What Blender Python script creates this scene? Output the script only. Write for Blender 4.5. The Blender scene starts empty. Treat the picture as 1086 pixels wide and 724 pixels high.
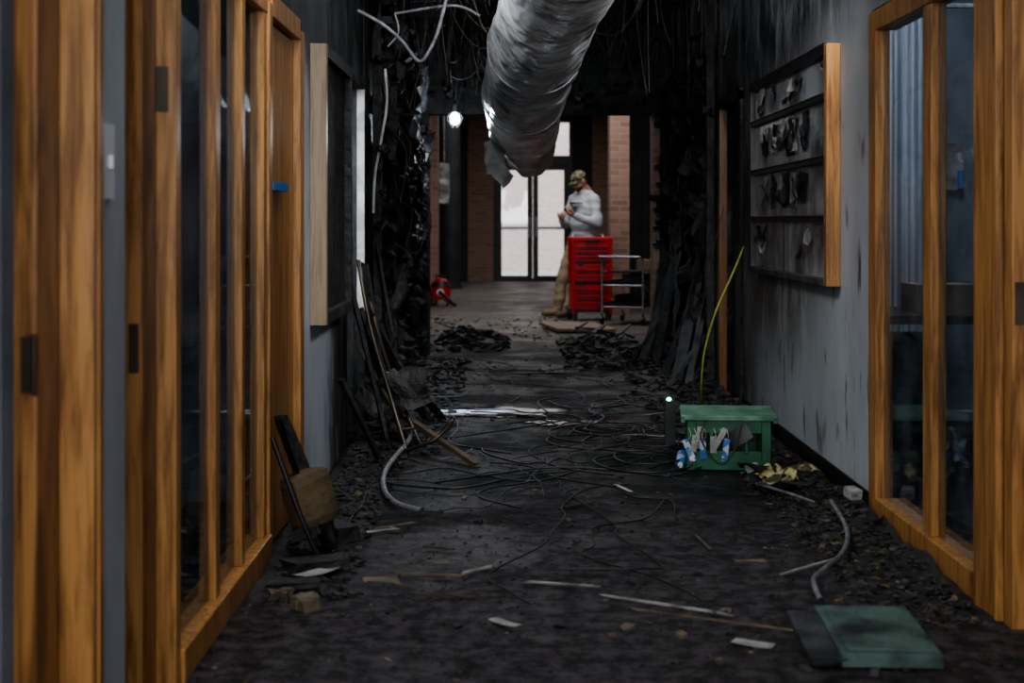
import bpy, math, random
from mathutils import Vector, Matrix, noise
random.seed(7)
sc=bpy.context.scene
R=random.uniform

# ---------------------------------------------------------------- materials
def newmat(name):
    m=bpy.data.materials.new(name); m.use_nodes=True
    nt=m.node_tree; bs=nt.nodes['Principled BSDF']
    return m,nt,bs
def nn(nt,t,**k):
    n=nt.nodes.new(t)
    for a,b in k.items(): setattr(n,a,b)
    return n
def mk(name,c1,c2=None,scale=5,rough=.6,metal=0,bump=0,bscale=40,stretch=(1,1,1),lo=.35,hi=.65,emis=None,es=0,coord='Object',detail=6,spec=.5,bdist=.02,bdetail=5):
    m,nt,bs=newmat(name); L=nt.links
    tc=nn(nt,'ShaderNodeTexCoord'); mp=nn(nt,'ShaderNodeMapping'); mp.inputs['Scale'].default_value=stretch
    L.new(tc.outputs[coord],mp.inputs[0])
    bs.inputs['Roughness'].default_value=rough; bs.inputs['Metallic'].default_value=metal
    bs.inputs['Specular IOR Level'].default_value=spec
    if c2 is None: c2=tuple(x*.75 for x in c1)
    no=nn(nt,'ShaderNodeTexNoise'); no.inputs['Scale'].default_value=scale; no.inputs['Detail'].default_value=detail
    L.new(mp.outputs[0],no.inputs['Vector'])
    cr=nn(nt,'ShaderNodeValToRGB'); e=cr.color_ramp.elements
    e[0].position=lo; e[0].color=(*c1,1); e[1].position=hi; e[1].color=(*c2,1)
    L.new(no.outputs['Fac'],cr.inputs[0]); L.new(cr.outputs[0],bs.inputs['Base Color'])
    if bump:
        n2=nn(nt,'ShaderNodeTexNoise'); n2.inputs['Scale'].default_value=bscale; n2.inputs['Detail'].default_value=bdetail
        L.new(mp.outputs[0],n2.inputs['Vector'])
        bp=nn(nt,'ShaderNodeBump'); bp.inputs['Strength'].default_value=bump; bp.inputs['Distance'].default_value=bdist
        L.new(n2.outputs['Fac'],bp.inputs['Height']); L.new(bp.outputs[0],bs.inputs['Normal'])
    if emis:
        bs.inputs['Emission Color'].default_value=(*emis,1); bs.inputs['Emission Strength'].default_value=es
    return m

def wallmat(name,paint,z0,z1,y0,y1,ashamt=.10,stain=.55,under=None,yk=6.2,slope=.10):
    m,nt,bs=newmat(name); L=nt.links
    g=nn(nt,'ShaderNodeNewGeometry'); sp=nn(nt,'ShaderNodeSeparateXYZ'); L.new(g.outputs['Position'],sp.inputs[0])
    mp=nn(nt,'ShaderNodeMapping'); mp.inputs['Scale'].default_value=(1,1,.35); L.new(g.outputs['Position'],mp.inputs[0])
    no=nn(nt,'ShaderNodeTexNoise'); no.inputs['Scale'].default_value=3.0; no.inputs['Detail'].default_value=9; no.inputs['Roughness'].default_value=.65
    L.new(mp.outputs[0],no.inputs['Vector'])
    def mth(op,a,b):
        n=nn(nt,'ShaderNodeMath',operation=op)
        for i,x in enumerate((a,b)):
            if isinstance(x,(int,float)): n.inputs[i].default_value=x
            else: L.new(x,n.inputs[i])
        return n.outputs[0]
    def mr(x,a,b):
        n=nn(nt,'ShaderNodeMapRange'); n.interpolation_type='SMOOTHSTEP'
        L.new(x,n.inputs['Value']); n.inputs['From Min'].default_value=a; n.inputs['From Max'].default_value=b
        return n.outputs[0]
    off=mth('SUBTRACT',no.outputs['Fac'],.5)
    zz=mth('ADD',sp.outputs['Z'],mth('MULTIPLY',off,.9))
    zz=mth('ADD',zz,mth('MULTIPLY',mth('MAXIMUM',mth('SUBTRACT',sp.outputs['Y'],yk),0),slope))
    fz=mr(zz,z0,z1)
    fy=mr(mth('ADD',sp.outputs['Y'],mth('MULTIPLY',off,2.4)),y0,y1)
    fac=mth('MAXIMUM',fz,fy)
    n3=nn(nt,'ShaderNodeTexNoise'); n3.inputs['Scale'].default_value=9; n3.inputs['Detail'].default_value=6; L.new(mp.outputs[0],n3.inputs['Vector'])
    st=mr(n3.outputs['Fac'],.58,.70)
    fac=mth('MAXIMUM',fac,mth('MULTIPLY',st,stain))
    n2=nn(nt,'ShaderNodeTexNoise'); n2.inputs['Scale'].default_value=6; n2.inputs['Detail'].default_value=10; n2.inputs['Roughness'].default_value=.7; L.new(mp.outputs[0],n2.inputs['Vector'])
    cr=nn(nt,'ShaderNodeValToRGB'); e=cr.color_ramp.elements
    e[0].position=.47; e[0].color=(.008,.008,.009,1); e[1].position=.68; e[1].color=(ashamt,ashamt,ashamt*1.03,1)
    L.new(n2.outputs['Fac'],cr.inputs[0])
    pc=nn(nt,'ShaderNodeValToRGB'); e=pc.color_ramp.elements
    e[0].position=.3; e[0].color=(*[c*.68 for c in paint],1); e[1].position=.6; e[1].color=(*paint,1)
    L.new(no.outputs['Fac'],pc.inputs[0])
    base=pc.outputs[0]
    if under:
        b1=mth('MULTIPLY',mr(sp.outputs['Y'],under[0],under[1]),mr(n2.outputs['Fac'],.38,.56))
        b1=mth('MULTIPLY',b1,mr(sp.outputs['Z'],.20,.80))
        mb=nn(nt,'ShaderNodeMix',data_type='RGBA'); L.new(mth('MULTIPLY',b1,.9),mb.inputs[0]); L.new(base,mb.inputs[6]); mb.inputs[7].default_value=(.11,.07,.045,1); base=mb.outputs[2]
    mx=nn(nt,'ShaderNodeMix',data_type='RGBA'); L.new(fac,mx.inputs[0]); L.new(base,mx.inputs[6]); L.new(cr.outputs[0],mx.inputs[7])
    L.new(mx.outputs[2],bs.inputs['Base Color']); bs.inputs['Roughness'].default_value=.5
    bp=nn(nt,'ShaderNodeBump'); bp.inputs['Distance'].default_value=.03; L.new(fac,bp.inputs['Strength']); L.new(n2.outputs['Fac'],bp.inputs['Height']); L.new(bp.outputs[0],bs.inputs['Normal'])
    return m

def floormat():
    m,nt,bs=newmat('sooty_floor'); L=nt.links
    g=nn(nt,'ShaderNodeNewGeometry'); sp=nn(nt,'ShaderNodeSeparateXYZ'); L.new(g.outputs['Position'],sp.inputs[0])
    def noi(s,d=8,r=.6):
        n=nn(nt,'ShaderNodeTexNoise'); n.inputs['Scale'].default_value=s; n.inputs['Detail'].default_value=d; n.inputs['Roughness'].default_value=r
        L.new(g.outputs['Position'],n.inputs['Vector']); return n.outputs['Fac']
    a=noi(1.6); b=noi(14,9,.75); c=noi(60,6,.7)
    def mr(x,f0,f1,t0=0,t1=1):
        n=nn(nt,'ShaderNodeMapRange'); n.interpolation_type='SMOOTHSTEP'; L.new(x,n.inputs['Value'])
        for k,v in zip(('From Min','From Max','To Min','To Max'),(f0,f1,t0,t1)): n.inputs[k].default_value=v
        return n.outputs[0]
    def mth(op,x,y):
        n=nn(nt,'ShaderNodeMath',operation=op)
        for i,q in enumerate((x,y)):
            if isinstance(q,(int,float)): n.inputs[i].default_value=q
            else: L.new(q,n.inputs[i])
        return n.outputs[0]
    yn=mth('ADD',sp.outputs['Y'],mth('MULTIPLY',mth('SUBTRACT',a,.5),3.0))
    def mix(f,A,Bc):
        n=nn(nt,'ShaderNodeMix',data_type='RGBA'); L.new(f,n.inputs[0])
        for i,q in ((6,A),(7,Bc)):
            if isinstance(q,tuple): n.inputs[i].default_value=(*q,1)
            else: L.new(q,n.inputs[i])
        return n.outputs[2]
    near=mix(mr(b,.42,.60),(.019,.015,.018),(.16,.13,.143))
    dark=mix(mr(b,.46,.70),(.0045,.0045,.005),(.045,.045,.050))
    lob=mix(mr(b,.4,.65),(.12,.10,.085),(.30,.26,.23))
    col=mix(mr(yn,5.0,6.8),near,dark); col=mix(mr(yn,12.8,15.8),col,lob)
    L.new(col,bs.inputs['Base Color'])
    L.new(mr(a,.4,.6,.33,.75),bs.inputs['Roughness']); bs.inputs['Specular IOR Level'].default_value=.42
    h=mth('ADD',mth('MULTIPLY',b,1.0),mth('MULTIPLY',c,.55))
    bp=nn(nt,'ShaderNodeBump'); bp.inputs['Strength'].default_value=1.0; bp.inputs['Distance'].default_value=.06
    L.new(h,bp.inputs['Height']); L.new(bp.outputs[0],bs.inputs['Normal'])
    return m

def brickmat(name,c1,c2,mortar):
    m,nt,bs=newmat(name); L=nt.links
    g=nn(nt,'ShaderNodeNewGeometry'); sp=nn(nt,'ShaderNodeSeparateXYZ'); L.new(g.outputs['Position'],sp.inputs[0])
    ad=nn(nt,'ShaderNodeMath',operation='ADD'); L.new(sp.outputs['X'],ad.inputs[0]); L.new(sp.outputs['Y'],ad.inputs[1])
    cb=nn(nt,'ShaderNodeCombineXYZ'); L.new(ad.outputs[0],cb.inputs[0]); L.new(sp.outputs['Z'],cb.inputs[1])
    br=nn(nt,'ShaderNodeTexBrick'); br.inputs['Scale'].default_value=1; br.inputs['Brick Width'].default_value=.21; br.inputs['Row Height'].default_value=.075; br.inputs['Mortar Size'].default_value=.009
    br.inputs['Color1'].default_value=(*c1,1); br.inputs['Color2'].default_value=(*c2,1); br.inputs['Mortar'].default_value=(*mortar,1)
    L.new(cb.outputs[0],br.inputs['Vector']); L.new(br.outputs['Color'],bs.inputs['Base Color']); bs.inputs['Roughness'].default_value=.85
    bp=nn(nt,'ShaderNodeBump'); bp.inputs['Strength'].default_value=.5; bp.inputs['Distance'].default_value=.01; bp.invert=True
    L.new(br.outputs['Fac'],bp.inputs['Height']); L.new(bp.outputs[0],bs.inputs['Normal'])
    return m

def glassmat(name,tint,gl=.10,rough=.03,refl=.55):
    m,nt,bs=newmat(name); L=nt.links; nt.nodes.remove(bs)
    out=nt.nodes['Material Output']
    t=nn(nt,'ShaderNodeBsdfTransparent'); t.inputs[0].default_value=(*tint,1)
    gg=nn(nt,'ShaderNodeBsdfGlossy'); gg.inputs['Roughness'].default_value=rough; gg.inputs[0].default_value=(.9,.95,1,1)
    d=nn(nt,'ShaderNodeBsdfDiffuse'); d.inputs[0].default_value=(.30,.33,.38,1)
    lw=nn(nt,'ShaderNodeLayerWeight'); lw.inputs['Blend'].default_value=.25
    tc=nn(nt,'ShaderNodeTexCoord'); no=nn(nt,'ShaderNodeTexNoise'); no.inputs['Scale'].default_value=5; no.inputs['Detail'].default_value=8; L.new(tc.outputs['Object'],no.inputs['Vector'])
    mr=nn(nt,'ShaderNodeMapRange'); L.new(no.outputs['Fac'],mr.inputs[0]); mr.inputs[1].default_value=.4; mr.inputs[2].default_value=.75; mr.inputs[4].default_value=gl
    m1=nn(nt,'ShaderNodeMixShader'); L.new(mr.outputs[0],m1.inputs[0]); L.new(t.outputs[0],m1.inputs[1]); L.new(d.outputs[0],m1.inputs[2])
    pw=nn(nt,'ShaderNodeMath',operation='POWER'); L.new(lw.outputs['Facing'],pw.inputs[0]); pw.inputs[1].default_value=2
    ml=nn(nt,'ShaderNodeMath',operation='MULTIPLY_ADD'); L.new(pw.outputs[0],ml.inputs[0]); ml.inputs[1].default_value=refl; ml.inputs[2].default_value=.05
    m2=nn(nt,'ShaderNodeMixShader'); L.new(ml.outputs[0],m2.inputs[0]); L.new(m1.outputs[0],m2.inputs[1]); L.new(gg.outputs[0],m2.inputs[2])
    L.new(m2.outputs[0],out.inputs[0])
    return m

def oakmat(name,c1,c2):
    m,nt,bs=newmat(name); L=nt.links
    tc=nn(nt,'ShaderNodeNewGeometry'); mp=nn(nt,'ShaderNodeMapping'); mp.inputs['Scale'].default_value=(14,14,.9); L.new(tc.outputs['Position'],mp.inputs[0])
    no=nn(nt,'ShaderNodeTexNoise'); no.inputs['Scale'].default_value=3; no.inputs['Detail'].default_value=9; no.inputs['Roughness'].default_value=.65; no.inputs['Distortion'].default_value=.6
    L.new(mp.outputs[0],no.inputs['Vector'])
    cr=nn(nt,'ShaderNodeValToRGB'); e=cr.color_ramp.elements
    e[0].position=.36; e[0].color=(*c2,1); e[1].position=.58; e[1].color=(*c1,1)
    L.new(no.outputs['Fac'],cr.inputs[0]); L.new(cr.outputs[0],bs.inputs['Base Color'])
    bs.inputs['Roughness'].default_value=.38
    bp=nn(nt,'ShaderNodeBump'); bp.inputs['Strength'].default_value=.15; bp.inputs['Distance'].default_value=.01; L.new(no.outputs['Fac'],bp.inputs['Height']); L.new(bp.outputs[0],bs.inputs['Normal'])
    return m

M={}
M['oak']=oakmat('oak',(.54,.265,.085),(.20,.08,.02))
M['oakd']=oakmat('oak_dark',(.20,.08,.02),(.09,.035,.009))
M['oakb']=oakmat('oak_pale',(.36,.26,.17),(.24,.16,.09))
M['wallL']=wallmat('painted_wall_left',(.44,.47,.52),1.75,2.05,6.5,7.3,.05,.2,None,4.2,.09)
M['wallR']=wallmat('painted_wall_right',(.60,.625,.665),1.55,2.25,8.2,9.3,.24,.8,(6.3,8.0),6.4,.06)
M['char']=mk('charred',(.004,.004,.0045),(.028,.027,.028),scale=7,rough=.75,bump=.8,bscale=18,lo=.45,hi=.75)
M['char2']=mk('charred_wood',(.0055,.005,.005),(.032,.030,.028),scale=9,rough=.65,bump=.7,bscale=30)
M['ash']=mk('ash_grey',(.085,.085,.09),(.022,.022,.025),scale=8,rough=.9,bump=.6)
M['floor']=floormat()
M['brick']=brickmat('brick',(.36,.20,.14),(.24,.13,.09),(.27,.235,.20))
M['brickout']=brickmat('brick_outside',(.78,.60,.54),(.68,.50,.45),(.78,.72,.69))
M['glass']=glassmat('window_glass',(.62,.67,.74),.25)
M['glassclean']=glassmat('door_glass',(.95,.97,1),.02,.03,.2)
M['black']=mk('black_metal',(.012,.012,.013),rough=.4)
M['steel']=mk('steel',(.45,.46,.48),(.3,.3,.32),rough=.35,metal=.8)
M['hinge']=mk('bronze_hinge',(.10,.08,.06),(.05,.04,.03),rough=.4,metal=.7)
M['foil']=mk('foil_duct',(.95,.96,.97),(.55,.56,.58),scale=3,rough=.24,metal=.42,bump=.8,bscale=4.5,lo=.42,hi=.70,bdist=.07,detail=3,bdetail=3,spec=.9)
M['foild']=mk('sooty_duct',(.62,.64,.64),(.16,.16,.16),scale=4,rough=.38,metal=.25,bump=.6,bscale=7,bdist=.05,detail=4,bdetail=2)
M['white']=mk('white_plastic',(.75,.76,.78),(.6,.6,.62),rough=.45)
M['dirtywhite']=mk('dirty_white',(.42,.41,.39),(.16,.155,.15),scale=12,rough=.8,bump=.4)
M['palewood']=mk('pale_paint',(.66,.66,.66),(.36,.36,.36),scale=10,rough=.6)
M['puddle']=mk('puddle_water',(.01,.01,.011),(.02,.02,.021),scale=5,rough=.07,bump=.10,bscale=6)
M['lightpatch']=mk('light_pool_paint',(.74,.78,.86),(.34,.36,.42),scale=9,rough=.25,bump=.3,bscale=20)  # pale colour stands in for the pool of light on the floor
M['greytube']=mk('grey_conduit',(.24,.24,.25),(.10,.10,.11),scale=20,rough=.5)
M['greend']=mk('green_plastic',(.012,.15,.062),(.006,.065,.03),scale=6,rough=.4)
M['greenl']=mk('pale_green',(.14,.28,.19),(.05,.14,.095),scale=9,rough=.6,bump=.3)
M['slab']=mk('green_tile',(.10,.165,.14),(.012,.022,.02),scale=5,rough=.7,bump=.5,detail=10,lo=.40,hi=.60)
M['red']=mk('red_plastic',(.62,.012,.018),(.42,.008,.012),rough=.35)
M['rubber']=mk('black_rubber',(.018,.018,.019),rough=.40)
M['yellow']=mk('yellow_plastic',(.52,.46,.20),(.06,.05,.02),scale=22,rough=.5,bump=.4,lo=.47,hi=.55)
M['ywire']=mk('yellow_green_wire',(.42,.46,.06),rough=.5)
M['blue']=mk('blue_tape',(.02,.22,.65),rough=.5)
M['tan']=mk('tan_wood',(.20,.155,.10),(.08,.06,.04),scale=12,rough=.8,bump=.4)
M['card']=mk('cardboard',(.26,.19,.14),(.17,.125,.09),rough=.9)
M['brown']=mk('brown_fibre',(.11,.08,.048),(.04,.032,.022),scale=12,rough=.8,bump=.5)
M['cushion']=mk('scorched_cushion',(.14,.10,.05),(.045,.03,.018),scale=6,rough=.85,bump=.4)
M['skin']=mk('skin',(.45,.26,.18),(.38,.21,.14),rough=.5)
M['hoodie']=mk('hoodie_cotton',(.46,.48,.50),(.34,.36,.38),scale=9,rough=.9,bump=.3,bscale=14)
M['pants']=mk('khaki_trousers',(.32,.25,.16),(.23,.175,.11),scale=9,rough=.9,bump=.3,bscale=14)
M['shoe']=mk('work_boot',(.20,.13,.08),(.10,.07,.045),rough=.7)
M['camo']=mk('camouflage_cap',(.18,.17,.10),(.05,.055,.028),scale=28,rough=.9,lo=.48,hi=.52)
M['hair']=mk('brown_hair',(.05,.03,.02),rough=.8)
M['ink']=mk('black_ink',(.02,.02,.022),rough=.7)
M['screen']=mk('phone_screen',(.02,.02,.03),rough=.1)
M['pane']=mk('sooted_pane',(.46,.47,.49),(.06,.06,.065),scale=2.6,rough=.22,lo=.40,hi=.66,stretch=(1,1.3,1.3),detail=11)
M['bulb']=mk('lit_bulb',(1,1,1),emis=(.80,.90,1),es=60)
M['led']=mk('green_led',(.1,1,.5),emis=(.1,1,.55),es=12)
M['roomwall']=mk('side_room_wall',(.30,.33,.38),(.13,.15,.18),scale=1.5,rough=.9)
M['curtain']=mk('grey_curtain',(.50,.53,.57),(.24,.26,.30),scale=3,rough=.9,stretch=(6,6,.3))
M['darkpanel']=mk('dark_panel',(.035,.032,.032),(.018,.017,.018),rough=.7)
M['lobbyceil']=mk('lobby_ceiling',(.12,.12,.12),rough=.9)
M['paving']=mk('outside_paving',(.6,.58,.55),rough=.9)
M['bottle']=mk('blue_label',(.05,.16,.40),(.5,.5,.55),scale=20,rough=.4,lo=.5,hi=.52)

# ---------------------------------------------------------------- mesh builder
def empty(name,loc=(0,0,0),rz=0,parent=None):
    e=bpy.data.objects.new(name,None); e.location=loc; e.rotation_euler=(0,0,rz); e.empty_display_size=.1
    sc.collection.objects.link(e)
    if parent: e.parent=parent
    return e
class B:
    def __init__(s): s.v=[];s.f=[];s.m=[];s.sm=[]
    def add(s,vs,fs,mi=0,smooth=False):
        o=len(s.v); s.v+= [tuple(v) for v in vs]
        for f in fs: s.f.append([i+o for i in f]); s.m.append(mi); s.sm.append(smooth)
    def box(s,c,size,mi=0,rot=None,jit=0):
        c=Vector(c); h=Vector(size)/2; vs=[]
        for x,y,z in ((-1,-1,-1),(1,-1,-1),(1,1,-1),(-1,1,-1),(-1,-1,1),(1,-1,1),(1,1,1),(-1,1,1)):
            p=Vector((x*h.x*(1+R(-jit,jit)),y*h.y*(1+R(-jit,jit)),z*h.z*(1+R(-jit,jit))))
            if rot is not None: p=rot@p
            vs.append(c+p)
        s.add(vs,[(0,3,2,1),(4,5,6,7),(0,1,5,4),(1,2,6,5),(2,3,7,6),(3,0,4,7)],mi)
    def bb(s,x0,x1,y0,y1,z0,z1,mi=0):
        s.box(((x0+x1)/2,(y0+y1)/2,(z0+z1)/2),(x1-x0,y1-y0,z1-z0),mi)
    def px(s,x,y0,y1,z0,z1,mi=0): s.add([(x,y0,z0),(x,y1,z0),(x,y1,z1),(x,y0,z1)],[(0,1,2,3)],mi)
    def py(s,y,x0,x1,z0,z1,mi=0): s.add([(x0,y,z0),(x1,y,z0),(x1,y,z1),(x0,y,z1)],[(0,1,2,3)],mi)
    def beam(s,p0,p1,w,t,mi=0,jit=0):
        p0=Vector(p0);p1=Vector(p1);d=p1-p0; q=d.to_track_quat('X','Z').to_matrix()
        s.box((p0+p1)/2,(d.length,w,t),mi,q,jit)
    def cyl(s,p0,p1,r0,r1=None,n=16,mi=0,smooth=True):
        if r1 is None:r1=r0
        p0=Vector(p0);p1=Vector(p1); q=(p1-p0).to_track_quat('Z','Y').to_matrix(); vs=[]
        for p,r in ((p0,r0),(p1,r1)):
            for i in range(n):
                a=2*math.pi*i/n; vs.append(p+q@Vector((math.cos(a)*r,math.sin(a)*r,0)))
        s.add(vs,[(i,(i+1)%n,n+(i+1)%n,n+i) for i in range(n)],mi,smooth)
        s.add(vs,[tuple(range(n-1,-1,-1)),tuple(range(n,2*n))],mi,False)
    def ell(s,c,r,mi=0,rot=None,nu=16,nv=10,zmin=-1):
        c=Vector(c); vs=[];fs=[]
        for j in range(nv+1):
            t=math.pi*j/nv
            for i in range(nu):
                a=2*math.pi*i/nu; z=max(math.cos(t),zmin)
                p=Vector((math.sin(t)*math.cos(a)*r[0],math.sin(t)*math.sin(a)*r[1],z*r[2]))
                if rot is not None:p=rot@p
                vs.append(c+p)
        for j in range(nv):
            for i in range(nu):
                fs.append((j*nu+i,(j+1)*nu+i,(j+1)*nu+(i+1)%nu,j*nu+(i+1)%nu))
        s.add(vs,fs,mi,True)
    def cap(s,p0,p1,r0,r1,mi=0,n=14):
        s.cyl(p0,p1,r0,r1,n,mi); s.ell(p0,(r0,)*3,mi,nu=n,nv=8); s.ell(p1,(r1,)*3,mi,nu=n,nv=8)
    def sweep(s,pts,r,mi=0,n=8,sub=6,rf=None):
        P=[Vector(p) for p in pts]
        if len(P)>2 and sub>1:
            Q=[]
            for i in range(len(P)-1):
                a=P[max(i-1,0)];b=P[i];c=P[i+1];d=P[min(i+2,len(P)-1)]
                for k in range(sub):
                    t=k/sub
                    Q.append(.5*((2*b)+(c-a)*t+(2*a-5*b+4*c-d)*t*t+(3*b-a-3*c+d)*t**3))
            Q.append(P[-1]); P=Q
        vs=[]; up=None; N=len(P)
        for i,p in enumerate(P):
            t=(P[min(i+1,N-1)]-P[max(i-1,0)]).normalized()
            if up is None:
                up=Vector((0,0,1)) if abs(t.z)<.9 else Vector((1,0,0))
            x=t.cross(up).normalized(); up=x.cross(t).normalized()
            for k in range(n):
                a=2*math.pi*k/n; rr=r if rf is None else rf(i/(N-1),a)
                vs.append(p+(x*math.cos(a)+up*math.sin(a))*rr)
        fs=[(i*n+k,i*n+(k+1)%n,(i+1)*n+(k+1)%n,(i+1)*n+k) for i in range(N-1) for k in range(n)]
        s.add(vs,fs,mi,True)
        return P
    def chip(s,c,size,mi=0,flat=.3):
        e=Matrix.Rotation(R(0,6.28),3,'Z')@Matrix.Rotation(R(-.35,.35),3,'X')@Matrix.Rotation(R(-.3,.3),3,'Y')
        s.box((c[0],c[1],c[2]+size*flat*.4),(size*R(.5,1.6),size*R(.4,1),size*flat*R(.4,1)),mi,e,jit=.45)
    def sheet(s,c,w,h,rot,mi=0,n=8,amp=.03,sc_=6):
        vs=[];c=Vector(c);sd=R(0,50)
        for j in range(n+1):
            for i in range(n+1):
                u=(i/n-.5)*w; v=(j/n-.5)*h
                k=noise.noise_vector(Vector((u*sc_+sd,v*sc_,sd)))
                vs.append(c+rot@Vector((u+k.x*amp*.8,v+k.y*amp*.8,k.z*amp*1.5)))
        s.add(vs,[(j*(n+1)+i,j*(n+1)+i+1,(j+1)*(n+1)+i+1,(j+1)*(n+1)+i) for j in range(n) for i in range(n)],mi,False)
    def done(s,name,mats,loc=(0,0,0),rz=0,parent=None,bevel=0,rot=None):
        me=bpy.data.meshes.new(name); me.from_pydata(s.v,[],s.f)
        for k in mats: me.materials.append(M[k] if isinstance(k,str) else k)
        me.polygons.foreach_set('material_index',s.m); me.polygons.foreach_set('use_smooth',s.sm); me.update()
        o=bpy.data.objects.new(name,me); sc.collection.objects.link(o); o.location=loc
        o.rotation_euler=rot if rot else (0,0,rz)
        if parent:o.parent=parent
        if bevel:
            b=o.modifiers.new('b','BEVEL'); b.width=bevel; b.segments=2; b.limit_method='ANGLE'
        return o
def slab(name,mat,x0,x1,y0,y1,z0,z1,parent=None,bevel=0):
    b=B(); b.bb(x0,x1,y0,y1,z0,z1); return b.done(name,[mat],parent=parent,bevel=bevel)
rx=Matrix.Rotation(math.pi/2,3,'X')
rz=Matrix.Rotation(math.pi/2,3,'Z')@rx
XL,XR,ZC=-.826,1.43,3.0
# ---------------------------------------------------------------- shell
slab('floor','floor',-4.2,5,-3,29.2,-.1,0)
slab('ceiling','char',-4.2,5,-3,13.0,ZC,ZC+.1)
b=B()
T=XL-.15
b.bb(T,XL,-3,2.1,0,ZC)
b.bb(T,XL,2.1,3.0,2.0,ZC)
b.bb(T,XL,3.03,3.245,0,ZC)
b.bb(T,XL,3.245,3.70,2.0,ZC)
b.bb(T,XL,3.70,6.0,1.94,ZC)
b.bb(T,XL,6.0,7.70,0,ZC)
b.bb(T,XL,7.70,8.56,1.92,ZC)
b.bb(T,XL,8.60,13.0,0,ZC)
b.done('wall_left',['wallL'])
b=B(); T=XR+.15
b.bb(XR,T,-3,3.35,0,ZC)
b.bb(XR,T,3.35,5.95,1.98,ZC)
b.bb(XR,1.49,5.95,9.2,0,ZC)
b.bb(XR,T,9.2,10.2,1.95,ZC)
b.bb(XR,T,10.2,13.0,0,ZC)
b.done('wall_right',['wallR'])
slab('wall_near','roomwall',-4.2,5,-3.1,-3,0,ZC)
b=B(); b.bb(-4.2,-.69,13.0,13.25,0,ZC+.3); b.bb(1.30,5,13.0,13.25,0,ZC+.3); b.bb(-.69,1.30,13.0,13.25,2.08,ZC+.3)
b.done('wall_far',['char'])
slab('trim_1','brick',1.245,1.30,12.99,13.3,0,2.08)
b=B(); b.bb(XR-.008,XR,5.95,9.2,0,.08); b.done('baseboard_right',['rubber'])
# side rooms
b=B(); b.bb(-3.3,-3.2,-3,13,0,ZC); b.bb(-3.2,-.976,6.2,6.3,0,ZC); b.bb(-3.2,-.976,9.5,9.6,0,ZC); b.bb(-3.2,-.976,2.9,2.98,0,ZC)
b.done('wall_left_side_room',['roomwall'])
b=B(); b.bb(3.4,3.5,-3,13,0,ZC); b.bb(1.49,3.4,8.7,8.8,0,ZC); b.bb(1.58,3.4,10.6,10.7,0,ZC)
b.done('wall_right_side_room',['roomwall'])

# lobby shell
slab('ceiling_lobby','lobbyceil',-4.2,5,13.25,29.2,3.3,3.4)
b=B(); b.bb(-3.3,-3.2,13.25,29,0,3.3); b.done('wall_lobby_left',['brick'])
b=B(); b.bb(4,4.1,13.25,29,0,3.3); b.done('wall_lobby_right',['brick'])
b=B(); b.bb(-4,-.79,29,29.25,0,3.3,1); b.bb(-.79,-.30,29,29.25,0,3.3,0); b.bb(1.22,1.6,29,29.25,0,3.3,1); b.bb(1.6,5,29,29.25,0,3.3,0)
b.bb(-.30,1.22,29,29.25,3.12,3.3,1)
b.done('wall_lobby_back',['brick','darkpanel'])
b=B(); b.bb(-1.45,-.985,20.8,21.3,0,3.3); b.done('brick_column',['brick'])
b=B(); b.bb(1.26,1.50,18.78,19.2,0,3.3); b.done('brick_column',['brick'])
b=B()
for i in range(14): b.box((1.58+i*.065,20.0+.012*(i%2),1.6),(.055,.03,3.1),0,Matrix.Rotation(.35,3,'Z'))
b.bb(1.5,2.5,19.97,20.05,3.1,3.2,0)
b.done('vertical_blinds',['darkpanel'])
b=B(); b.cyl((-1.0,26,0),(-1.0,26,3.3),.16,n=20); b.bb(-1.2,-.8,25.8,26.2,0,.06)
b.done('steel_post',['darkpanel'])
b=B(); b.sheet((-1.03,24.0,1.75),.16,.62,rx,0,8,.05,5); b.cyl((-1.03,24,2.05),(-1.03,24,3.3),.006,n=6)
b.done('hanging_plastic_sheet',['dirtywhite'])
# glazed double doors and transom
d=empty('door_1',(0,29.1,0))
b=B()
def rect(b,x0,x1,z0,z1,w,y0,y1,mi=0):
    b.bb(x0,x0+w,y0,y1,z0,z1,mi); b.bb(x1-w,x1,y0,y1,z0,z1,mi); b.bb(x0+w,x1-w,y0,y1,z1-w,z1,mi); b.bb(x0+w,x1-w,y0,y1,z0,z0+w,mi)
rect(b,-.30,1.22,0,3.12,.06,-.08,.08)
b.bb(-.24,1.16,-.08,.08,2.24,2.42); b.bb(.43,.49,-.06,.06,2.42,3.06)
rect(b,-.24,.455,.01,2.24,.10,-.03,.03); rect(b,.465,1.16,.01,2.24,.10,-.03,.03)
b.done('frame',['black'],parent=d)
b=B(); b.py(0,-.14,.355,.1,2.15); b.py(0,.565,1.06,.1,2.15); b.py(0,-.24,.43,2.42,3.06); b.py(0,.49,1.16,2.42,3.06); b.done('glass',['glassclean'],parent=d)
b=B(); b.bb(-.15,.37,-.10,-.06,1.0,1.06); b.bb(.55,1.07,-.10,-.06,1.0,1.06)
for x in (-.13,.35,.57,1.05): b.bb(x-.02,x+.02,-.08,-.02,1.0,1.06)
b.cyl((.40,-.10,.85),(.40,-.10,1.25),.012,n=8); b.cyl((.52,-.10,.85),(.52,-.10,1.25),.012,n=8)
b.done('push_bars',['steel'],parent=d)
# outside
slab('ground_outside','paving',-8,10,29.3,40,-.12,-.02)
slab('wall_outside_building','brickout',-8,10,36,36.3,-.02,6)

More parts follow.
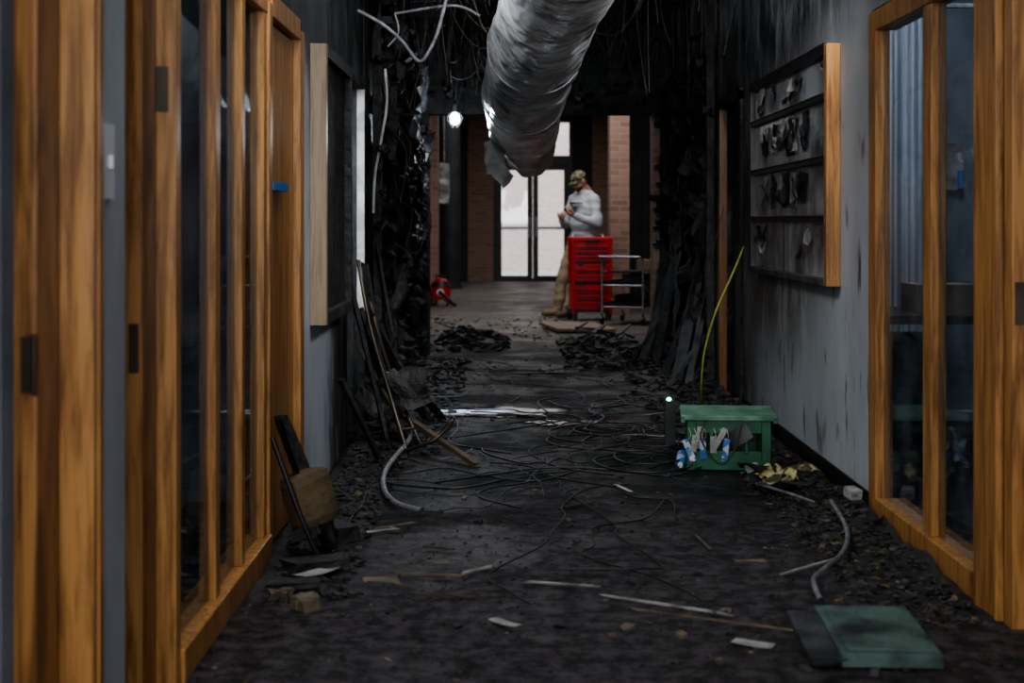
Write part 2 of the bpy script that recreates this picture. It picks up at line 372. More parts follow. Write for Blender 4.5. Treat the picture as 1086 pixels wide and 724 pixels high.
# ---------------------------------------------------------------- left joinery
b=B(); b.bb(-1.02,-.985,2.12,2.97,.01,1.99); b.done('door_2',['roomwall'])
t=empty('door_frame')
b=B(); b.bb(-.985,XL+.008,2.975,3.03,0,2.0); b.bb(XL,XL+.012,3.0,3.035,0,2.0); b.bb(-.955,-.925,2.955,2.98,0,2.0); b.bb(-.985,XL+.008,2.1,3.03,1.97,2.0)
b.done('jamb',['oak'],parent=t,bevel=.003)
b=B(); b.bb(-.925,-.885,2.955,2.98,0,1.97); b.done('door_stop',['oakd'],parent=t)
b=B(); b.bb(-.955,-.925,2.950,2.956,.815,.925); b.cyl((-.928,2.948,.81),(-.928,2.948,.93),.006,n=8); b.done('hinge',['hinge'],parent=t)
b=B(); b.box((XL+.004,3.09,1.272),(.008,.085,.155)); b.box((XL+.011,3.09,1.272),(.012,.012,.028)); b.done('light_switch',['white'],bevel=.002)
t=empty('door_frame')
b=B(); b.bb(-.957,XL+.010,3.70,3.755,0,1.98); b.bb(-.957,XL,3.245,3.70,1.95,1.98); b.done('jamb',['oak'],parent=t,bevel=.003)
b=B(); b.bb(-.895,-.865,3.688,3.70,0,1.95); b.done('door_stop',['oakd'],parent=t)
b=B(); b.bb(-.93,-.908,3.690,3.70,.78,.90); b.bb(-.862,-.835,3.690,3.70,1.42,1.53); b.done('hinge',['hinge'],parent=t)
b=B(); b.bb(-.975,-.962,3.25,3.70,.01,1.95); b.done('door_3',['roomwall'])
w=empty('window_1')
b=B()
b.bb(-.92,XL+.02,3.755,5.14,0,.085)
b.bb(-.89,XL+.006,3.755,5.14,1.86,1.94)
for y0,y1 in ((4.245,4.31),(4.66,4.715),(5.08,5.14)): b.bb(-.858,XL+.002,y0,y1,.085,1.86)
b.done('frame',['oak'],parent=w,bevel=.003)
b=B(); b.px(-.848,3.755,5.14,.085,1.86); b.done('glass',['glass'],parent=w)
b=B()
for y in (4.325,4.73): b.bb(-.843,-.832,y,y+.018,.085,1.86)
b.done('glazing_bead',['palewood'],parent=w)
d=empty('door_4')
b=B(); b.bb(-.90,XL+.012,5.14,5.20,0,1.90); b.bb(-.90,XL+.012,5.90,6.0,0,1.90); b.bb(-.90,XL+.012,5.20,5.90,1.86,1.94); b.done('frame',['oak'],parent=d,bevel=.003)
b=B(); b.bb(-.875,-.842,5.205,5.895,.01,1.85); b.done('leaf',['oak'],parent=d,bevel=.002)
b=B(); b.bb(-.841,-.812,5.205,5.55,1.26,1.29); b.done('blue_tape',['blue'],parent=d)
b=B()
X=XL+.001
b.bb(X,-.758,6.26,6.31,.72,1.89); b.bb(X,-.758,7.25,7.30,.72,1.89,1); b.bb(X,-.758,6.31,7.25,1.84,1.89,1); b.bb(X,-.758,6.31,7.25,.72,.77,1); b.bb(X,-.79,6.31,7.25,.77,1.84,2)
b.done('notice_board',['oakb','char2','char'])
b=B(); b.bb(-.862,XL+.006,8.555,8.60,.62,1.90); b.bb(-.862,XL+.006,8.555,8.60,.0,.62,1); b.bb(-.976,XL+.004,7.70,8.56,1.90,1.93,1); b.done('trim_2',['palewood','char'])

# ---------------------------------------------------------------- right joinery
w=empty('window_2')
b=B()
b.bb(XR-.012,1.52,3.35+.9,4.32,0,1.98)
b.bb(XR-.03,1.50,4.34,4.55,0,1.98)
b.bb(XR-.004,1.48,5.10,5.20,.085,1.90)
b.bb(XR-.012,1.475,5.84,5.95,0,1.97)
b.bb(XR-.02,1.53,4.55,5.82,0,.085)
b.bb(XR-.012,1.50,4.55,5.84,1.89,1.97)
b.done('frame',['oak'],parent=w,bevel=.003)
b=B(); b.px(1.452,4.55,5.84,.085,1.89); b.done('glass',['glass'],parent=w)
d=empty('door_5')
b=B(); b.bb(1.47,1.51,3.38,4.24,.01,1.97); b.done('leaf',['oakd'],parent=d)
b=B(); b.bb(XR-.004,1.47,4.238,4.25,.86,.98); b.done('hinge',['hinge'],parent=d)
b=B()
n=70; vs=[]
for j in (0,1):
    for i in range(n+1):
        vs.append((1.95+.42*i/n,8.25+.035*math.sin(i*1.15)+.01*math.sin(i*3.1),.55+j*1.75))
b.add(vs,[(i,i+1,n+2+i,n+1+i) for i in range(n)],0,True)
b.cyl((1.62,8.25,2.33),(3.35,8.25,2.33),.015,n=10)
b.done('curtain',['curtain'])
b=B(); b.bb(1.75,3.1,7.2,8.0,.66,.70,0)
for x in (1.8,3.05):
    for y in (7.25,7.95): b.bb(x-.02,x+.02,y-.02,y+.02,0,.66,0)
b.bb(2.0,2.3,7.4,7.7,.70,.84,1); b.bb(2.45,2.62,7.3,7.5,.70,.78,2)
b.done('side_table',['darkpanel','card','dirtywhite'])
b=B(); b.bb(2.51,2.61,8.66,8.70,1.33,1.60,0); b.bb(2.575,2.60,8.64,8.66,1.34,1.44,1); b.done('wall_notice',['dirtywhite','blue'])
b=B(); b.bb(2.68,3.2,8.2,8.65,0,1.9); b.bb(2.70,2.93,8.18,8.2,.05,1.85); b.bb(2.96,3.18,8.18,8.2,.05,1.85); b.done('filing_cabinet',['darkpanel'])

# display case on the right wall
c=empty('display_case')
X0=1.368; XW=XR-.001
b=B()
b.bb(X0,XW,6.50,6.56,.87,1.92,0)
b.bb(X0,XW,8.55,8.60,.87,1.93,1)
b.bb(X0,XW,6.56,8.55,1.88,1.93,1)
b.bb(X0-.01,XW,6.56,8.60,.87,.90,2)
for z in (1.70,1.425,1.165): b.bb(X0+.004,XW,6.56,8.55,z-.016,z+.016,1); b.bb(X0-.002,X0+.006,6.56,8.55,z+.008,z+.014,2)
b.bb(X0+.004,XW,7.53,7.555,.90,1.165,1)
b.done('frame',['oak','black','ash'],parent=c,bevel=.003)
b=B(); b.bb(X0+.03,XW,6.56,8.55,.90,1.88); b.done('panes',['pane'],parent=c)
b=B()
for (za,zb) in ((1.46,1.67),(1.19,1.40)):
    for k in range(6):
        y=7.12+k*.20+R(-.05,.05); w_=R(.07,.15); hh=(zb-za)*R(.45,.95); zc=zb-hh/2-.01
        b.sheet((X0+.020,y,zc),w_,hh,rz@Matrix.Rotation(R(-.2,.2),3,'Z'),k%2,5,.016,14)
        b.sheet((X0+.012,y+R(-.03,.03),zc-.02),w_*R(.3,.7),hh*R(.4,.9),rz@Matrix.Rotation(R(-.35,.35),3,'Z'),0,5,.022,16)
for k in range(22):
    b.sheet((X0+.022,R(6.65,8.5),random.choice((1.0,1.08,1.3,1.55,1.78,1.82))),R(.05,.16),R(.03,.10),rz@Matrix.Rotation(R(-.5,.5),3,'Z'),random.choice((0,1,2)),5,.025,14)
b.done('charred_papers',['ink','dirtywhite','ash'],parent=c)

# ---------------------------------------------------------------- foil duct
path=[(.52,3.9,2.72),(.35,5.3,2.46),(.235,6.6,2.21),(.13,7.7,2.02),(.085,8.8,1.885),(.10,10.2,1.80),(.16,12.0,1.79),(.2,13.8,1.78),(.25,15.5,2.1),(.3,17,2.7)]
du=empty('foil_air_duct')
def rf(t,a):
    c_,s_=math.cos(a),math.sin(a)
    return .238+.022*noise.noise(Vector((c_*1.5,s_*1.5,t*12)))+.008*noise.noise(Vector((c_*4,s_*4,t*40)))
b=B(); P=b.sweep(path[:6],.235,0,72,30,rf); b.done('upper_section',['foil'],parent=du)
b=B(); b.sweep(path[4:],.21,0,56,20,lambda t,a:.225-.02*min(1,t*5)+.035*noise.noise(Vector((math.cos(a)*2,math.sin(a)*2,t*14)))+.008*noise.noise(Vector((math.cos(a)*5,math.sin(a)*5,t*40)))); b.done('lower_section',['foild'],parent=du)
b=B()
for i in (50,88,118):
    t=(P[i+1]-P[i-1]).normalized(); q=t.to_track_quat('Z','Y').to_matrix(); pts=[P[i]+q@Vector((math.cos(a)*.244,math.sin(a)*.244,0)) for a in [2*math.pi*k/32 for k in range(33)]]
    b.sweep(pts,.0035,0,6,1)
    b.cyl(P[i]+Vector((0,0,.24)),(P[i].x,P[i].y,ZC-.003),.004,n=6)
b.done('straps',['greytube'],parent=du)
b=B()
b.sheet((-.10,11.2,1.62),.16,.26,rx,0,8,.05,8); b.sheet((-.05,11.1,1.50),.13,.16,rx@Matrix.Rotation(.6,3,'Z'),0,8,.05,8); b.cyl((-.10,11.2,1.7),(-.1,11.2,ZC),.004,n=6)
b.done('torn_plastic_sheet',['palewood'])

# work light
wl=empty('work_light',(-.43,12.0,1.97))
b=B(); b.ell((0,0,0),(.038,.038,.05),0); b.done('bulb',['bulb'],parent=wl)
b=B(); b.cyl((0,0,.045),(0,0,.11),.03,.022); b.sweep([(0,0,.11),(.02,0,.4),(-.01,0,.8),(0,0,ZC-1.97)],.006,0,6)
for k in range(6):
    a=k*math.pi/3; b.sweep([(.03*math.cos(a),.03*math.sin(a),.05),(.06*math.cos(a),.06*math.sin(a),0),(.02*math.cos(a),.02*math.sin(a),-.075)],.002,0,5)
b.done('cage_and_cord',['rubber'],parent=wl)

# ceiling conduits and hanging wires
b=B()
b.sweep([(-.80,8,2.27),(-.66,8,2.19),(-.56,8,2.10),(-.475,8,2.0),(-.41,8,2.08),(-.36,8,2.22),(-.31,8.05,2.5),(-.3,8.1,ZC-.01)],.010,0,8)
b.sweep([(-.62,8.2,2.28),(-.3,8.1,2.31),(-.16,8.2,2.27)],.008,0,8)
b.sweep([(-.62,8.2,2.28),(-.60,8.2,2.18),(-.66,8.2,2.10)],.006,0,8)
b.done('bent_conduit',['greytube'])
b=B()
b.sweep([(-.73,8.9,2.05),(-.72,8.9,1.85),(-.755,8.9,1.62),(-.79,8.9,1.42),(-.80,8.9,1.2)],.009,0,6)
b.done('peeling_strip',['palewood'])
b=B()
for i in range(150):
    x=R(-.75,1.35) if i>65 else R(-.50,.1); y=R(8.0,12.6); z=R(1.9,2.7) if not(-.3<x<.7) else R(2.15,2.6)
    b.sweep([(x,y,ZC-.01),(x+R(-.06,.06),y,(ZC+z)/2+R(-.1,.1)),(x+R(-.1,.1),y+R(-.1,.1),z)],R(.002,.004),(0,0,1,1,2)[i%5],5,4)
for i in range(22):
    x0=R(-.7,.5); x1=x0+R(.3,.8); y=R(8,12.5)
    b.sweep([(x0,y,ZC-.01),(x0+.1,y,R(2.3,2.6)),((x0+x1)/2,y,R(2.2,2.45)),(x1,y,ZC-.01)],R(.003,.005),i%2,5,6)
b.sweep([(-.80,9.2,1.45),(-.76,9.2,1.25),(-.72,9.2,1.05),(-.58,9.6,.95),(-.55,9.9,1.15)],.004,1,5)
for i in range(10):
    y=R(8.8,12); z=R(1.2,2.2); b.sweep([(-.76,y,z+.3),(-.70,y+.05,z),(-.62,y+.1,z-R(.05,.2)),(-.66,y+.15,z-R(.3,.5))],.004,1,5)
b.done('hanging_wires',['char2','brown','ash'])
b=B()
for i in range(14):
    y=6.8+i*.44; b.beam((XL+.06,y,2.90),(XR-.06,y,2.90),.05,.10,0,.05)
for i in range(40):
    x=R(XL+.3,XR-.3); y=R(7,12.5); b.beam((x,y,ZC-.08),(x+R(-.2,.2),y+R(-.3,.3),R(2.4,2.7)),R(.02,.09),R(.01,.03),(0,0,0,1)[i%4],.2)
b.done('burnt_joists',['char2','ash'])

# burnt studs, crust and flaps on each side (one object per side)
def crust(b,n,fn):
    for i in range(n):
        e=Matrix.Rotation(R(0,6),3,'Z')@Matrix.Rotation(R(0,6),3,'X'); p=fn()
        b.box(p,(R(.02,.10),R(.02,.07),R(.01,.05)),0 if R(0,1)>.10 else 1,e,.4)
b=B()
crust(b,170,lambda:(XL+R(.06,.09),R(8.8,12.7),R(.07,2.6)))
for y,x,z in ((9.0,XL+.05,2.4),(9.9,XL+.05,2.8),(10.8,XL+.05,2.8),(11.7,XL+.06,2.8),(12.4,XL+.06,2.8)):
    b.beam((x,y,0.01),(x+R(-.01,.01),y+R(-.06,.06),z),.05,.05,0,.2)
for i in range(80):
    b.sheet((XL+R(.07,.13),R(8.9,12.7),R(.2,2.4)),R(.08,.40),R(.10,.40),rz@Matrix.Rotation(R(-.8,.8),3,'Z')@Matrix.Rotation(R(-.25,.25),3,'X')@Matrix.Rotation(R(-.2,.2),3,'Y'),random.choice((0,0,2,2,1)),7,.08,7)
b.sheet((-.70,11.0,1.02),.5,.25,rz@Matrix.Rotation(.3,3,'Z'),1,8,.06,6); b.sheet((-.70,10.2,.98),.3,.14,rz,1,8,.05,6)
b.done('charred_studding',['char2','ash','char'])
b=B()
crust(b,110,lambda:(XR-R(.06,.09),R(10.3,12.7),R(.07,2.6)))
for y in (10.35,11.1,11.9,12.6):
    b.beam((XR-.05,y,.01),(XR-.05,y+R(-.03,.03),2.8),.05,.05,0,.15)
for i in range(50):
    b.sheet((XR-R(.07,.12),R(10.4,12.7),R(.2,2.4)),R(.08,.40),R(.10,.40),rz@Matrix.Rotation(R(-.8,.8),3,'Z')@Matrix.Rotation(R(-.25,.25),3,'X')@Matrix.Rotation(R(-.2,.2),3,'Y'),random.choice((0,0,2,2,1)),7,.08,7)
b.sheet((1.30,11.6,.7),.5,.9,rz,1,10,.05,4)
b.done('charred_studding',['char2','ash','char'])
b=B(); crust(b,150,lambda:random.choice(((R(-.76,-.71),R(12.88,12.93),R(.05,2.1)),(R(1.27,1.34),R(12.88,12.93),R(.05,2.1)),(R(-.7,1.3),R(12.86,12.92),R(2.1,2.6)))))
b.done('char_crust',['char2','ash'])
b=B(); b.bb(XR-.02,XR+.03,10.10,10.20,0,1.95,0); b.bb(XR-.02,XR+.03,9.2,9.27,0,1.95,1); b.bb(XR-.02,XR+.03,9.2,10.2,1.90,1.97,1); b.done('trim_3',['oakd','char2'])
slab('door_6','char2',1.50,1.54,9.28,10.10,.01,1.90)

# leaning boards
b=B()
b.beam((-.78,7.85,.68),(-.55,8.0,.02),.09,.02,0,.1); b.beam((-.79,7.5,.85),(-.60,7.55,.02),.05,.02,1,.1); b.beam((-.78,8.5,.62),(-.48,8.7,.02),.10,.015,0,.1)
b.beam((-.78,7.0,.42),(-.62,7.2,.02),.03,.02,1); b.beam((-.78,8.2,.9),(-.66,8.3,.02),.05,.015,0,.1)
b.beam((-.78,8.0,.35),(-.38,7.75,.03),.05,.02,0,.1); b.beam((-.78,8.9,1.0),(-.62,9.0,.02),.035,.02,0,.1); b.beam((-.78,8.6,.45),(-.40,8.8,.02),.14,.01,1,.2)
b.beam((-.77,7.7,.52),(-.50,7.75,.02),.05,.012,2,.2); b.sheet((-.62,7.7,.25),.25,.22,rx@Matrix.Rotation(.7,3,'Z'),0,8,.06,7); b.sheet((-.60,8.4,.2),.3,.2,rx@Matrix.Rotation(.3,3,'Z'),0,8,.06,7)
b.done('leaning_burnt_boards',['char2','char','brown'])
b=B(); b.sweep([(-.79,7.9,.95),(-.72,7.8,.62),(-.60,7.55,.30),(-.50,7.4,.02)],.010,0,8,5); b.sweep([(-.79,8.3,.85),(-.70,8.1,.55),(-.58,7.8,.28),(-.44,7.6,.02)],.010,0,8,5)
b.sweep([(-.50,7.4,.03),(-.36,7.35,.09),(-.28,7.5,.16),(-.33,7.65,.10),(-.44,7.6,.03)],.009,0,8,5)
for t in ((-.74,7.84,.72,-.73,8.18,.64),(-.64,7.62,.38,-.62,7.9,.36),(-.54,7.46,.12,-.48,7.66,.10)): b.cyl(t[:3],t[3:],.007,n=8)
b.done('burnt_metal_frame',['hinge'])
b=B(); b.beam((-.60,7.95,.16),(-.17,7.12,.015),.034,.022,0,.12); b.done('scorched_plank',['brown'])
b=B()
for a,c_,w_,mi in (((1.36,10.9,.72),(1.18,10.6,.02),.08,0),((1.36,11.3,.50),(1.16,11.2,.02),.10,2),((1.36,10.6,.50),(1.22,10.3,.02),.05,0),((1.34,12.0,.95),(1.15,11.8,.02),.08,2),((1.34,12.4,.75),(1.08,12.2,.02),.10,0),((1.34,12.7,1.0),(1.2,12.6,.02),.12,2),((1.36,10.4,1.25),(1.24,11.0,.03),.03,2),((1.36,10.5,.35),(1.10,10.4,.02),.05,0),((1.34,12.2,.5),(1.0,12.3,.02),.05,2)):
    b.beam(a,c_,w_,.02,mi,.15)
b.done('leaning_burnt_boards',['ash','char','char2'])

# ---------------------------------------------------------------- rubble
def heap(name,x0,x1,y0,y1,h,chips,mats,size=(.02,.07),seed=0,chipmi=None,edge=None):
    b=B(); nx=max(6,int((x1-x0)/.05)); ny=max(6,int((y1-y0)/.07)); vs=[]
    def hz(x,y):
        u=(x-x0)/(x1-x0); v=(y-y0)/(y1-y0)
        f=math.sin(math.pi*max(0,min(1,v)))**.5
        if edge=='R': f*=max(0,u)**1.3
        elif edge=='L': f*=max(0,1-u)**1.3
        else: f*=math.sin(math.pi*max(0,min(1,u)))**.6
        return max(-.006,h*f*(.55+.9*noise.noise(Vector((x*6,y*5,seed)))+.35*noise.noise(Vector((x*18,y*18,seed))))-.004)
    for j in range(ny+1):
        for i in range(nx+1):
            x=x0+(x1-x0)*i/nx; y=y0+(y1-y0)*j/ny; vs.append((x,y,hz(x,y)))
    b.add(vs,[(j*(nx+1)+i,j*(nx+1)+i+1,(j+1)*(nx+1)+i+1,(j+1)*(nx+1)+i) for j in range(ny) for i in range(nx)],0,False)
    for k in range(chips):
        x=R(x0+.02,x1-.02);y=R(y0,y1)
        if edge=='R': x=x1-.04-(x1-x0-.06)*R(0,1)**1.4
        if edge=='L': x=x0+.04+(x1-x0-.06)*R(0,1)**1.4
        b.chip((x,y,max(0,hz(x,y))),R(*size),random.choice(chipmi or range(len(mats))),R(.2,.7))
    return b.done(name,mats)
dark=['char2','ash','char','brown','dirtywhite']
heap('rubble_pile',1.02,1.40,4.3,7.6,.06,2300,['char2','brown','char','ash','tan','dirtywhite'],(.005,.024),1,[0,0,0,1,1,2,2,3,3,3,0,4],'R')
heap('rubble_pile',-.80,-.48,4.6,7.4,.05,800,dark,(.005,.028),2,[0,0,1,2,3,0,2],'L')
heap('rubble_pile',-.80,-.30,7.4,12.6,.10,700,dark,(.012,.05),3,[0,0,2,1,0,2],'L')
heap('rubble_pile',.82,1.40,7.6,12.8,.11,800,dark,(.012,.05),4,[0,0,2,1,0,2],'R')
hs=['char2','char','brown','rubber']
heap('burnt_debris_heap',-.66,.0,13.3,15.0,.17,300,hs,(.02,.08),5,[0,1,0,1,2],None)
heap('burnt_debris_heap',.45,1.2,11.6,14.4,.14,340,hs,(.02,.08),6,[0,1,0,1,2],None)
b=B()
for i in range(34):
    x=R(-.6,1.15); y=R(12.0,14.8)
    if 0<x<.45: continue
    b.beam((x,y,R(.08,.22)),(x+R(-.25,.25),y+R(-.3,.3),R(.03,.2)),R(.02,.07),.012,i%3==0,.2)
b.done('burnt_lath_pieces',['char2','char'])
b=B()
for i in range(4200):
    y=3.4+9.5*R(0,1)**1.3; x=R(-.78,1.38)
    b.chip((x,y,0),R(.004,.012) if R(0,1)<.965 else R(.018,.032),random.choice((0,0,0,1,2,2,3,0)),R(.15,.6))
b.done('scattered_debris',['char2','brown','ash','tan'])
b=B()
for i in range(260):
    x=R(-1.0,1.1); y=R(13.4,18); b.chip((x,y,0),R(.015,.05),random.choice((0,0,1,2)),R(.2,.5))
b.done('scattered_debris',['char2','brown','ash'])
b=B()
for p0,p1 in (((.388,4.43),(.76,4.23)),((.30,4.60),(.62,4.40)),((.07,4.78),(.28,4.72)),((-.50,5.6),(-.36,5.72)),((.68,5.5),(.70,5.25)),((-.30,4.62),(-.02,4.58)),((-.15,4.9),(-.05,5.0)),((-.70,4.55),(-.64,4.8)),((.9,4.9),(1.1,5.1)),((-.4,4.9),(-.15,4.86)),((.2,6.0),(.34,6.15)),((-.3,5.3),(-.18,5.25))):
    b.beam((*p0,.010),(*p1,.010),R(.007,.012),.006,random.choice((0,0,2,2,1)),.25)
b.done('wood_splinters',['tan','dirtywhite','brown'])
b=B()
b.sheet((-.01,4.28,.014),.03,.13,Matrix.Rotation(.6,3,'Z'),0,5,.01); b.sheet((.664,4.09,.014),.12,.05,Matrix.Rotation(-.5,3,'Z'),0,5,.015)
b.sheet((-.47,5.55,.014),.12,.03,Matrix.Rotation(.3,3,'Z'),0,5,.015); b.sheet((.484,6.4,.02),.02,.14,Matrix.Rotation(.4,3,'Z'),0,4,.008); b.sheet((-.4,4.75,.014),.12,.06,Matrix.Rotation(.2,3,'Z'),1,5,.02)
b.sheet((-.25,5.0,.014),.05,.08,Matrix.Rotation(.9,3,'Z'),1,5,.02); b.sheet((.82,5.1,.014),.10,.05,Matrix.Rotation(.2,3,'Z'),1,5,.02)
b.sheet((-.62,4.85,.03),.05,.2,Matrix.Rotation(-.5,3,'Z'),0,5,.02)
b.done('paper_scraps',['dirtywhite','tan'])
b=B()
for (cx,cy,rr) in ((-.597,4.49,.05),(-.70,4.6,.035)):
    for k in range(4):
        b.box((cx+R(-.015,.015),cy+R(-.015,.015),rr*.4),(rr*R(1,1.5),rr*R(.8,1.2),rr*R(.5,.8)),0,Matrix.Rotation(R(0,3),3,'Z')@Matrix.Rotation(R(-.3,.3),3,'X'),.3)
b.done('plaster_lumps',['tan'])
def blob(name,cx,cy,ax,ay,z,mat,seed,th=.004):
    b=B(); n=64; vs=[]
    for s_ in (z,z-th):
        for k in range(n):
            a=2*math.pi*k/n; f=1+.45*noise.noise(Vector((math.cos(a)*1.8,math.sin(a)*1.8,seed)))+.28*noise.noise(Vector((math.cos(a)*6,math.sin(a)*6,seed)))
            vs.append((cx+ax*f*math.cos(a),cy+ay*f*math.sin(a),s_))
    b.add(vs,[tuple(range(n))]+[(k,n+k,n+(k+1)%n,(k+1)%n) for k in range(n)]); return b.done(name,[mat])
blob('puddle',-.12,9.10,.46,.22,.006,'puddle',3)
blob('puddle',.35,8.6,.24,.12,.006,'puddle',9)
blob('painted_light_patch',-.26,9.05,.26,.10,.010,'lightpatch',8)  # flat pale blobs paint the bright light patch onto the floor
blob('painted_light_patch',.08,9.12,.14,.06,.010,'lightpatch',4)

# ---------------------------------------------------------------- cables on floor
b=B()
for i in range(50):
    x=R(-.35,1.0); y=R(6.2,11.5); a=R(0,6.28); pts=[]
    for k in range(int(R(5,10))):
        pts.append((max(-.6,min(1.2,x)),y,R(.008,.030))); a+=R(-1.3,1.3); s=R(.10,.30); x+=math.cos(a)*s; y+=math.sin(a)*s*1.6
    b.sweep(pts,R(.0025,.005),0 if i%12 else 1,6,7)
for i in range(9):
    cx,cy=R(.35,.80),R(7.0,8.2); r=R(.16,.28)
    b.sweep([(cx+r*math.cos(t*.7)*R(.9,1.1),cy+r*1.5*math.sin(t*.7),.014+.004*t) for t in range(10)],.0045,0,6,6)
b.done('tangled_cables',['rubber','greytube'])
b=B()
b.sweep([(-.56,8.1,.12),(-.50,7.7,.06),(-.555,6.9,.03),(-.53,6.4,.02),(-.45,6.05,.02),(-.34,5.90,.02)],.012,0,10,8); b.done('flexible_conduit',['greytube'])
b=B(); b.sweep([(1.27,5.95,.05),(1.22,5.45,.04),(1.13,5.1,.035),(1.02,4.90,.02),(.96,4.75,.02),(.93,4.5,.02)],.009,0,10,8); b.sweep([(1.05,6.4,.04),(1.15,6.15,.04),(1.2,5.9,.05)],.007,0,8,6); b.done('flexible_conduit',['greytube'])
b=B(); b.sweep([(1.40,9.0,1.0),(1.33,8.95,.85),(1.22,8.9,.62),(1.16,8.95,.38),(1.16,9.1,.15),(1.2,9.3,.03)],.006,0,8,8); b.sweep([(1.37,9.6,1.25),(1.30,9.7,.9),(1.24,9.8,.5),(1.2,9.9,.03)],.003,1,6,8); b.done('hanging_yellow_wire',['ywire','brown'])

# ---------------------------------------------------------------- green crate
g=empty('green_step_crate',(1.03,7.12,0),-.10)
b=B(); W,D,H=.38,.36,.26
b.box((0,0,H-.012),(W+.06,D+.05,.024),1)
for sx in (-1,1): b.box((sx*(W/2+.02),0,H-.02),(.02,D+.05,.03),1)
for sx in (-1,1):
    for sy in (-1,1): b.box((sx*(W/2-.02),sy*(D/2-.02),(H-.03)/2+.004),(.045,.045,H-.03),0)
for sy in (-1,1):
    b.box((0,sy*(D/2-.008),.05),(W-.05,.014,.09),0); b.box((0,sy*(D/2-.008),H-.055),(W-.05,.014,.06),0)
    for k in (-1,1): b.box((k*.08,sy*(D/2-.006),.13),(.02,.016,.1),0)
for sx in (-1,1):
    b.box((sx*(W/2-.008),0,.05),(.014,D-.05,.09),0); b.box((sx*(W/2-.008),0,H-.055),(.014,D-.05,.06),0)
b.box((0,0,.015),(W-.04,D-.04,.014),0)
b.done('crate',['greend','greenl'],parent=g,bevel=.004)
b=B()
for k in range(7):
    x=-.19+k*.028+R(-.01,.01); b.sheet((x,-D/2-.02,.10+.03*(k%3)),.028,R(.05,.11),rx@Matrix.Rotation(R(-.6,.6),3,'Z'),k%3==0,4,.014)
    b.sweep([(x,-D/2-.01,.2),(x+.01,-D/2-.03,.17),(x,-D/2-.02,.15)],.002,0,5)
b.sweep([(-.10,-.19,.24),(-.13,-.24,.16),(-.05,-.26,.05),(.02,-.24,.10),(.06,-.2,.22)],.004,2,6,6)
b.sheet((.05,-.195,.17),.10,.07,rx@Matrix.Rotation(.5,3,'Z'),2,5,.015)
b.done('hanging_tags',['dirtywhite','bottle','rubber'],parent=g)
b=B(); b.cyl((-.22,-.14,.03),(-.21,-.02,.05),.026,.026,mi=0); b.cyl((-.22,-.14,.03),(-.222,-.17,.028),.026,.011,mi=0); b.cyl((-.222,-.17,.028),(-.223,-.185,.027),.012,mi=1); b.done('bottle',['bottle','white'],parent=g)
b=B(); b.ell((.80,7.545,.263),(.012,.012,.009),0); b.bb(.78,.83,7.53,7.57,.0,.255,1); b.done('charger_with_indicator',['led','rubber'],bevel=0)

b=B()
for k in range(10):
    e=Matrix.Rotation(R(0,6),3,'Z')@Matrix.Rotation(R(-.45,.45),3,'X')
    b.sheet((1.14+R(-.15,.15),6.44+R(-.14,.12),.06+R(0,.03)),R(.08,.17),R(.06,.13),e,(0,1,0,1,2)[k%5],7,.045,10)
b.done('torn_yellow_packaging',['yellow','rubber','dirtywhite'])
b=B(); b.box((1.345,5.9,.09),(.05,.06,.04),0,Matrix.Rotation(.4,3,'Z')@Matrix.Rotation(.2,3,'X')); b.box((1.345,5.872,.09),(.03,.01,.022),1,Matrix.Rotation(.4,3,'Z')); b.done('junction_box',['dirtywhite','greytube'],bevel=.004)
b=B(); e=Matrix.Rotation(-.06,3,'Z'); b.box((1.00,4.12,.022),(.26,.50,.035),0,e); b.box((.84,4.12,.016),(.10,.46,.022),1,e,.08); b.box((1.00,4.12,.042),(.22,.45,.006),0,e)
b.done('green_floor_panel',['slab','ash'],bevel=.004)

# burnt toppled chair against the left partition
ch=empty('burnt_chair',(-.68,5.20,0),.0)
b=B(); n=10; vs=[]
for lay in (0,.018):
    for j in range(n+1):
        v=j/n; wv=.085*(1-.45*abs(2*v-1)**3)
        for i in range(n+1):
            u=(i/n-.5)*2
            vs.append((.05-.19*v+.02*u*u+lay, wv*u*1.3+.06*v, .0+.47*v))
q=(n+1)**2
F=[(j*(n+1)+i,j*(n+1)+i+1,(j+1)*(n+1)+i+1,(j+1)*(n+1)+i) for j in range(n) for i in range(n)]
b.add(vs,F+[tuple(q+i for i in f[::-1]) for f in F]+[(i,q+i,q+i+1,i+1) for i in range(n)],0,True)
b.done('back_shell',['char2'],parent=ch)
b=B()
b.box((-.005,-.02,.20),(.15,.15,.19),0,Matrix.Rotation(-.30,3,'Y')@Matrix.Rotation(.5,3,'Z'),.12)
b.done('seat_cushion',['cushion'],parent=ch,bevel=.035)
b=B(); b.sweep([(-.12,-.10,.42),(-.02,-.11,.15),(.04,-.10,.012)],.009,0,8,4); b.sweep([(-.08,-.02,.03),(.0,-.08,.02),(.08,-.14,.012)],.009,0,8,4); b.sweep([(.02,.0,.24),(.05,.10,.12),(.06,.16,.012)],.009,0,8,4); b.box((-.01,-.03,.095),(.10,.10,.04),0,Matrix.Rotation(-.3,3,'Y'),.1)
b.done('legs',['rubber'],parent=ch)
b=B(); b.beam((-.76,5.6,.05),(-.58,5.4,.03),.1,.05,0,.2); b.beam((-.72,4.9,.03),(-.55,5.0,.03),.10,.03,0,.2); b.beam((-.75,4.7,.02),(-.60,4.72,.02),.06,.02,0,.2); b.done('charred_blocks',['char2'])

